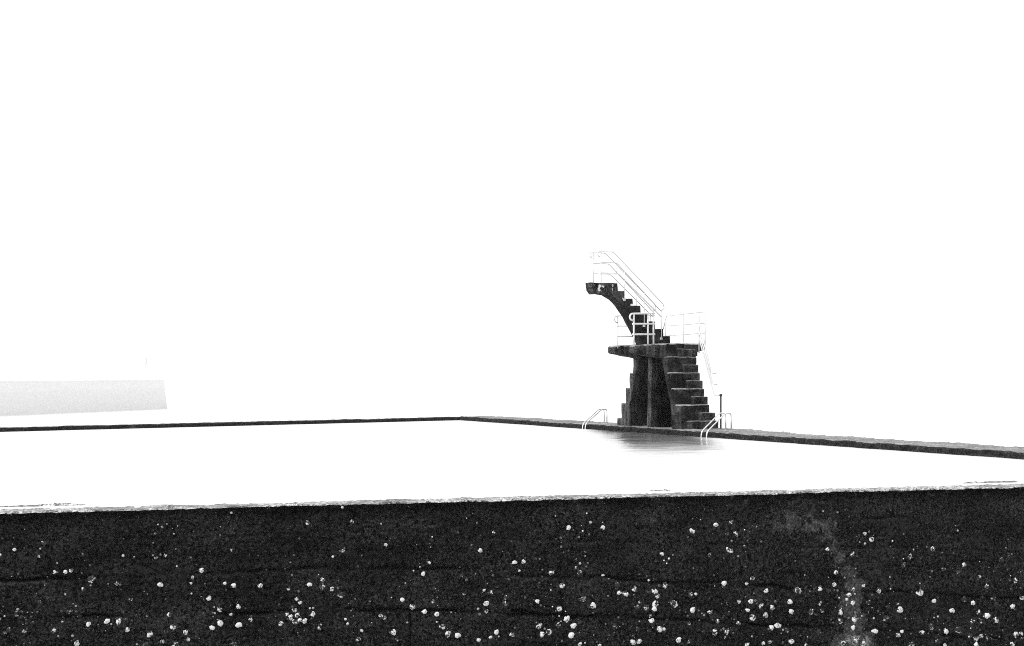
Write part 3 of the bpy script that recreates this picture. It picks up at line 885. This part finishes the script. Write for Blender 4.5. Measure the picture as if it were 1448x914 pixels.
QC = """312 258 13,503 258 14,770 221 -12,996 276 15,1123 243 13,1208 231 -12,1188 294 -11,1235 291 14,830 405 11,1195 380 13,1212 390 -11,1092 411 -10,13 451 13,63 447 12,39 497 7,216 506 14,
355 440 9,351 480 8,373 507 -13,505 522 11,757 548 7,585 579 15,592 620 12,625 627 18,278 581 14,849 580 15,789 613 17,803 637 14,678 601 -14,960 609 8,985 630 14,1015 628 9,1172 565 15,
1326 540 13,1296 566 10,1402 608 12,142 669 14,393 654 15,260 709 13,447 689 16,690 700 -16,740 699 15,703 673 -9,793 682 19,786 710 14,892 681 21,998 713 15,1094 726 15,1255 668 11,
1319 668 14,1374 689 14,1301 714 12,1328 756 17,1401 743 15,303 763 15,765 747 9,770 776 14,1136 776 13,1250 788 12,153 800 18,256 797 -14,340 803 17,569 804 -15,696 820 -12,756 828 -9,
815 818 16,838 816 10,1118 836 16,1186 833 13,1060 835 -9,979 790 -10,205 837 17,167 849 15,7 854 13,328 855 15,920 880 16,979 886 13,667 891 16,700 886 14,374 901 11,1389 896 11,1300 908 15,482 910 9"""
QD = """535 290 12,572 324 14,193 383 -10,329 384 12,466 407 -13,912 377 13,786 421 -15,749 466 -14,1290 436 11,1085 466 13,1053 505 -11,973 488 -12,376 506 12,1172 534 12,1367 552 14,1205 583 14,
366 575 14,527 584 12,166 608 17,287 598 12,333 607 -13,470 602 10,449 629 13,611 607 12,842 621 19,921 660 15,1086 657 -16,1193 643 -15,1245 647 -17,1260 681 -14,1134 676 13,1402 643 14,
1347 693 14,119 668 14,288 678 13,23 700 14,129 723 14,240 725 -15,298 719 -12,402 729 14,437 655 9,471 674 13,553 671 -13,665 695 -14,717 677 11,733 715 18,1019 719 15,1163 729 -15,
1209 747 16,1259 770 16,1134 781 -13,653 762 16,478 768 15,497 760 -12,400 775 -15,55 805 17,20 812 12,105 827 -13,282 837 -15,470 812 13,592 835 16,741 835 12,718 856 15,904 808 -17,986 833 14,
1050 826 17,850 840 -14,128 887 15,213 910 12,14 890 12,1118 853 -13,1152 876 -18,1180 859 15,1214 866 -16,938 890 -15,794 906 15,978 909 10,1320 873 -15,1371 850 15,1397 845 13,1350 906 14,
1405 870 10,1150 908 14,420 895 -15,490 880 -14,530 900 14"""
spots = []
for off, txt in ((0, QA), (362, QB), (724, QC), (1086, QD)):
    for t in txt.replace('\n', '').split(','):
        x, y, r = map(float, t.split())
        spots.append((off + x * 0.256, 680 + y * 0.256, abs(r) * 0.256, r < 0))
ORD = ['first', 'second', 'third', 'fourth', 'fifth', 'sixth', 'seventh', 'eighth', 'ninth', 'tenth', 'eleventh', 'twelfth', 'thirteenth', 'fourteenth', 'fifteenth', 'sixteenth', 'seventeenth']
ROWS = ((772, 'high up'), (812, 'in upper course'), (848, 'in middle course'), (878, 'in lower course'), (999, 'at lowest edge'))
COLS = ((110, 'at the left end'), (240, 'below the breakwater head'), (330, 'right of the breakwater'), (430, 'left of the limpet cluster'), (520, 'by the left vertical joint'),
        (650, 'left of the far pool corner'), (740, 'below the far pool corner'), (860, 'left of the tower'), (940, 'below the high board'), (1022, 'below the tower stairs'),
        (1100, 'below the right ladder'), (1168, 'left of the pale stain'), (1232, 'on the pale stain'), (1310, 'right of the pale stain'), (1380, 'below the right walkway'), (1999, 'at the right end'))
cells = {}
for i, (x, y, r, dull) in enumerate(spots):
    c = next(n for b, n in COLS if x < b); w = next(n for b, n in ROWS if y < b)
    cells.setdefault((w, c), []).append(i)
label = {}
for (w, c), ids in cells.items():
    ids.sort(key=lambda i: spots[i][0])
    for k, i in enumerate(ids):
        look = ('large ' if spots[i][2] > 3.9 else 'tiny ' if spots[i][2] < 2.3 else '') + ('dull pitted limpet' if spots[i][3] else 'white limpet')
        if len(ids) == 1: label[i] = f'lone {look} {w} {c}'
        elif k == 0: label[i] = f'{look} {w} {c}, leftmost there'
        elif k == len(ids) - 1: label[i] = f'{look} {w} {c}, rightmost there'
        else: label[i] = f'{look} {w} {c}, {ORD[k]} from left'
Bx, Bz = dnear, Vector((0, 0, 1))
rl_ = random.Random(5)
for i, (x, y, r, dull) in enumerate(spots):
    s_, dep = s_of_px(x)
    z = EYE - (y - HY) / FPX * dep
    p = on_front(s_, z)
    rad = r / FPX * dep * 1.25
    o = bpy.data.objects.new('limpet', SHELLS[i % len(SHELLS)])
    COL.objects.link(o)
    rot = Matrix((Bx, Bz, nnear)).transposed().to_4x4()
    spin = Matrix.Rotation(rl_.uniform(-0.9, 0.9), 4, 'Z')
    o.matrix_world = Matrix.Translation(p - nnear * 0.002) @ rot @ spin @ Matrix.Diagonal((rad, rad * rl_.uniform(0.88, 1.05), rad * rl_.uniform(0.8, 1.1), 1))
    o['pitted'] = float(rl_.uniform(0.35, 0.95) if dull else rl_.uniform(-0.50, 0.50))
    tag(o, label[i], 'limpet', 'limpets on the sea wall')

# small barnacles and shell bits that nobody could count
def crust():
    rnd = random.Random(9)
    V, F = [], []
    for k in range(1500):
        X = rnd.uniform(-60, 1500); Y = 715 + 205 * rnd.random() ** 0.85
        if X < 560 and rnd.random() < 0.45: continue
        if k % 3 == 0:                               # company around the limpets
            q = spots[rnd.randrange(len(spots))]
            X, Y = q[0] + rnd.gauss(0, 13), q[1] + rnd.gauss(0, 9)
        s_, dep = s_of_px(X); z = EYE - (Y - HY) / FPX * dep
        if z > -0.02: continue
        r = rnd.choice((0.006, 0.008, 0.010, 0.014, 0.018, 0.024)) * rnd.uniform(0.7, 1.2)
        V.append((s_, z, r, rnd.random()))
    a = np.array(V)
    d = front_disp(a[:, 0], a[:, 1])
    vs = []
    for (s_, z, r, q), dd in zip(V, d):
        b = len(vs)
        p = LNEAR + dnear * s_ + nnear * dd
        for j in range(6):
            an = 2 * PI * j / 6 + q * 6
            w = p + dnear * (r * math.cos(an)) + Vector((0, 0, r * math.sin(an) + z)) - nnear * 0.004
            vs.append(tuple(w))
        for j in range(6):
            an = 2 * PI * j / 6 + q * 6
            w = p + dnear * (0.45 * r * math.cos(an)) + Vector((0, 0, 0.45 * r * math.sin(an) + z)) + nnear * r * 0.6
            vs.append(tuple(w))
        for j in range(6): F.append((b + j, b + (j + 1) % 6, b + 6 + (j + 1) % 6, b + 6 + j))
        F.append(tuple(b + 6 + j for j in range(6)))
    me = bpy.data.meshes.new('barnacle_crust'); me.from_pydata(vs, [], F)
    s = Nodes('barnacle_shell')
    m = s.out(s.ramp(s.noise(2.3, 4, 0.8), [(0.38, 0.02), (0.52, 0.12), (0.64, 0.65)]), 0.85, None, 0.1)
    o = link('barnacle_crust', me, m)
    tag(o, 'tiny barnacles and shell grit scattered over the dark sea wall', 'barnacles', kind='stuff')
crust()

# ------------------------------------------------------------------ the fog
bm = bmesh.new()
bmesh.ops.create_cube(bm, size=1.0, matrix=Matrix.Translation((0, 0, (SEA_Z - 1.5 + 16.0) / 2)) @ Matrix.Diagonal((52000, 52000, 16.0 - SEA_Z + 1.5, 1)))
hz = bpy.data.materials.new('fog')
hz.use_nodes = True
hn, hl = hz.node_tree.nodes, hz.node_tree.links
for n_ in list(hn): hn.remove(n_)
pv = hn.new('ShaderNodeVolumePrincipled')
pv.inputs['Color'].default_value = (0.97, 0.97, 0.97, 1)
pv.inputs['Density'].default_value = 0.00013
pv.inputs['Anisotropy'].default_value = 0.2
ho = hn.new('ShaderNodeOutputMaterial')
hl.new(pv.outputs['Volume'], ho.inputs['Volume'])
haze = from_bm('haze', bm, hz)
tag(haze, 'white sea fog over everything', 'fog', kind='stuff')
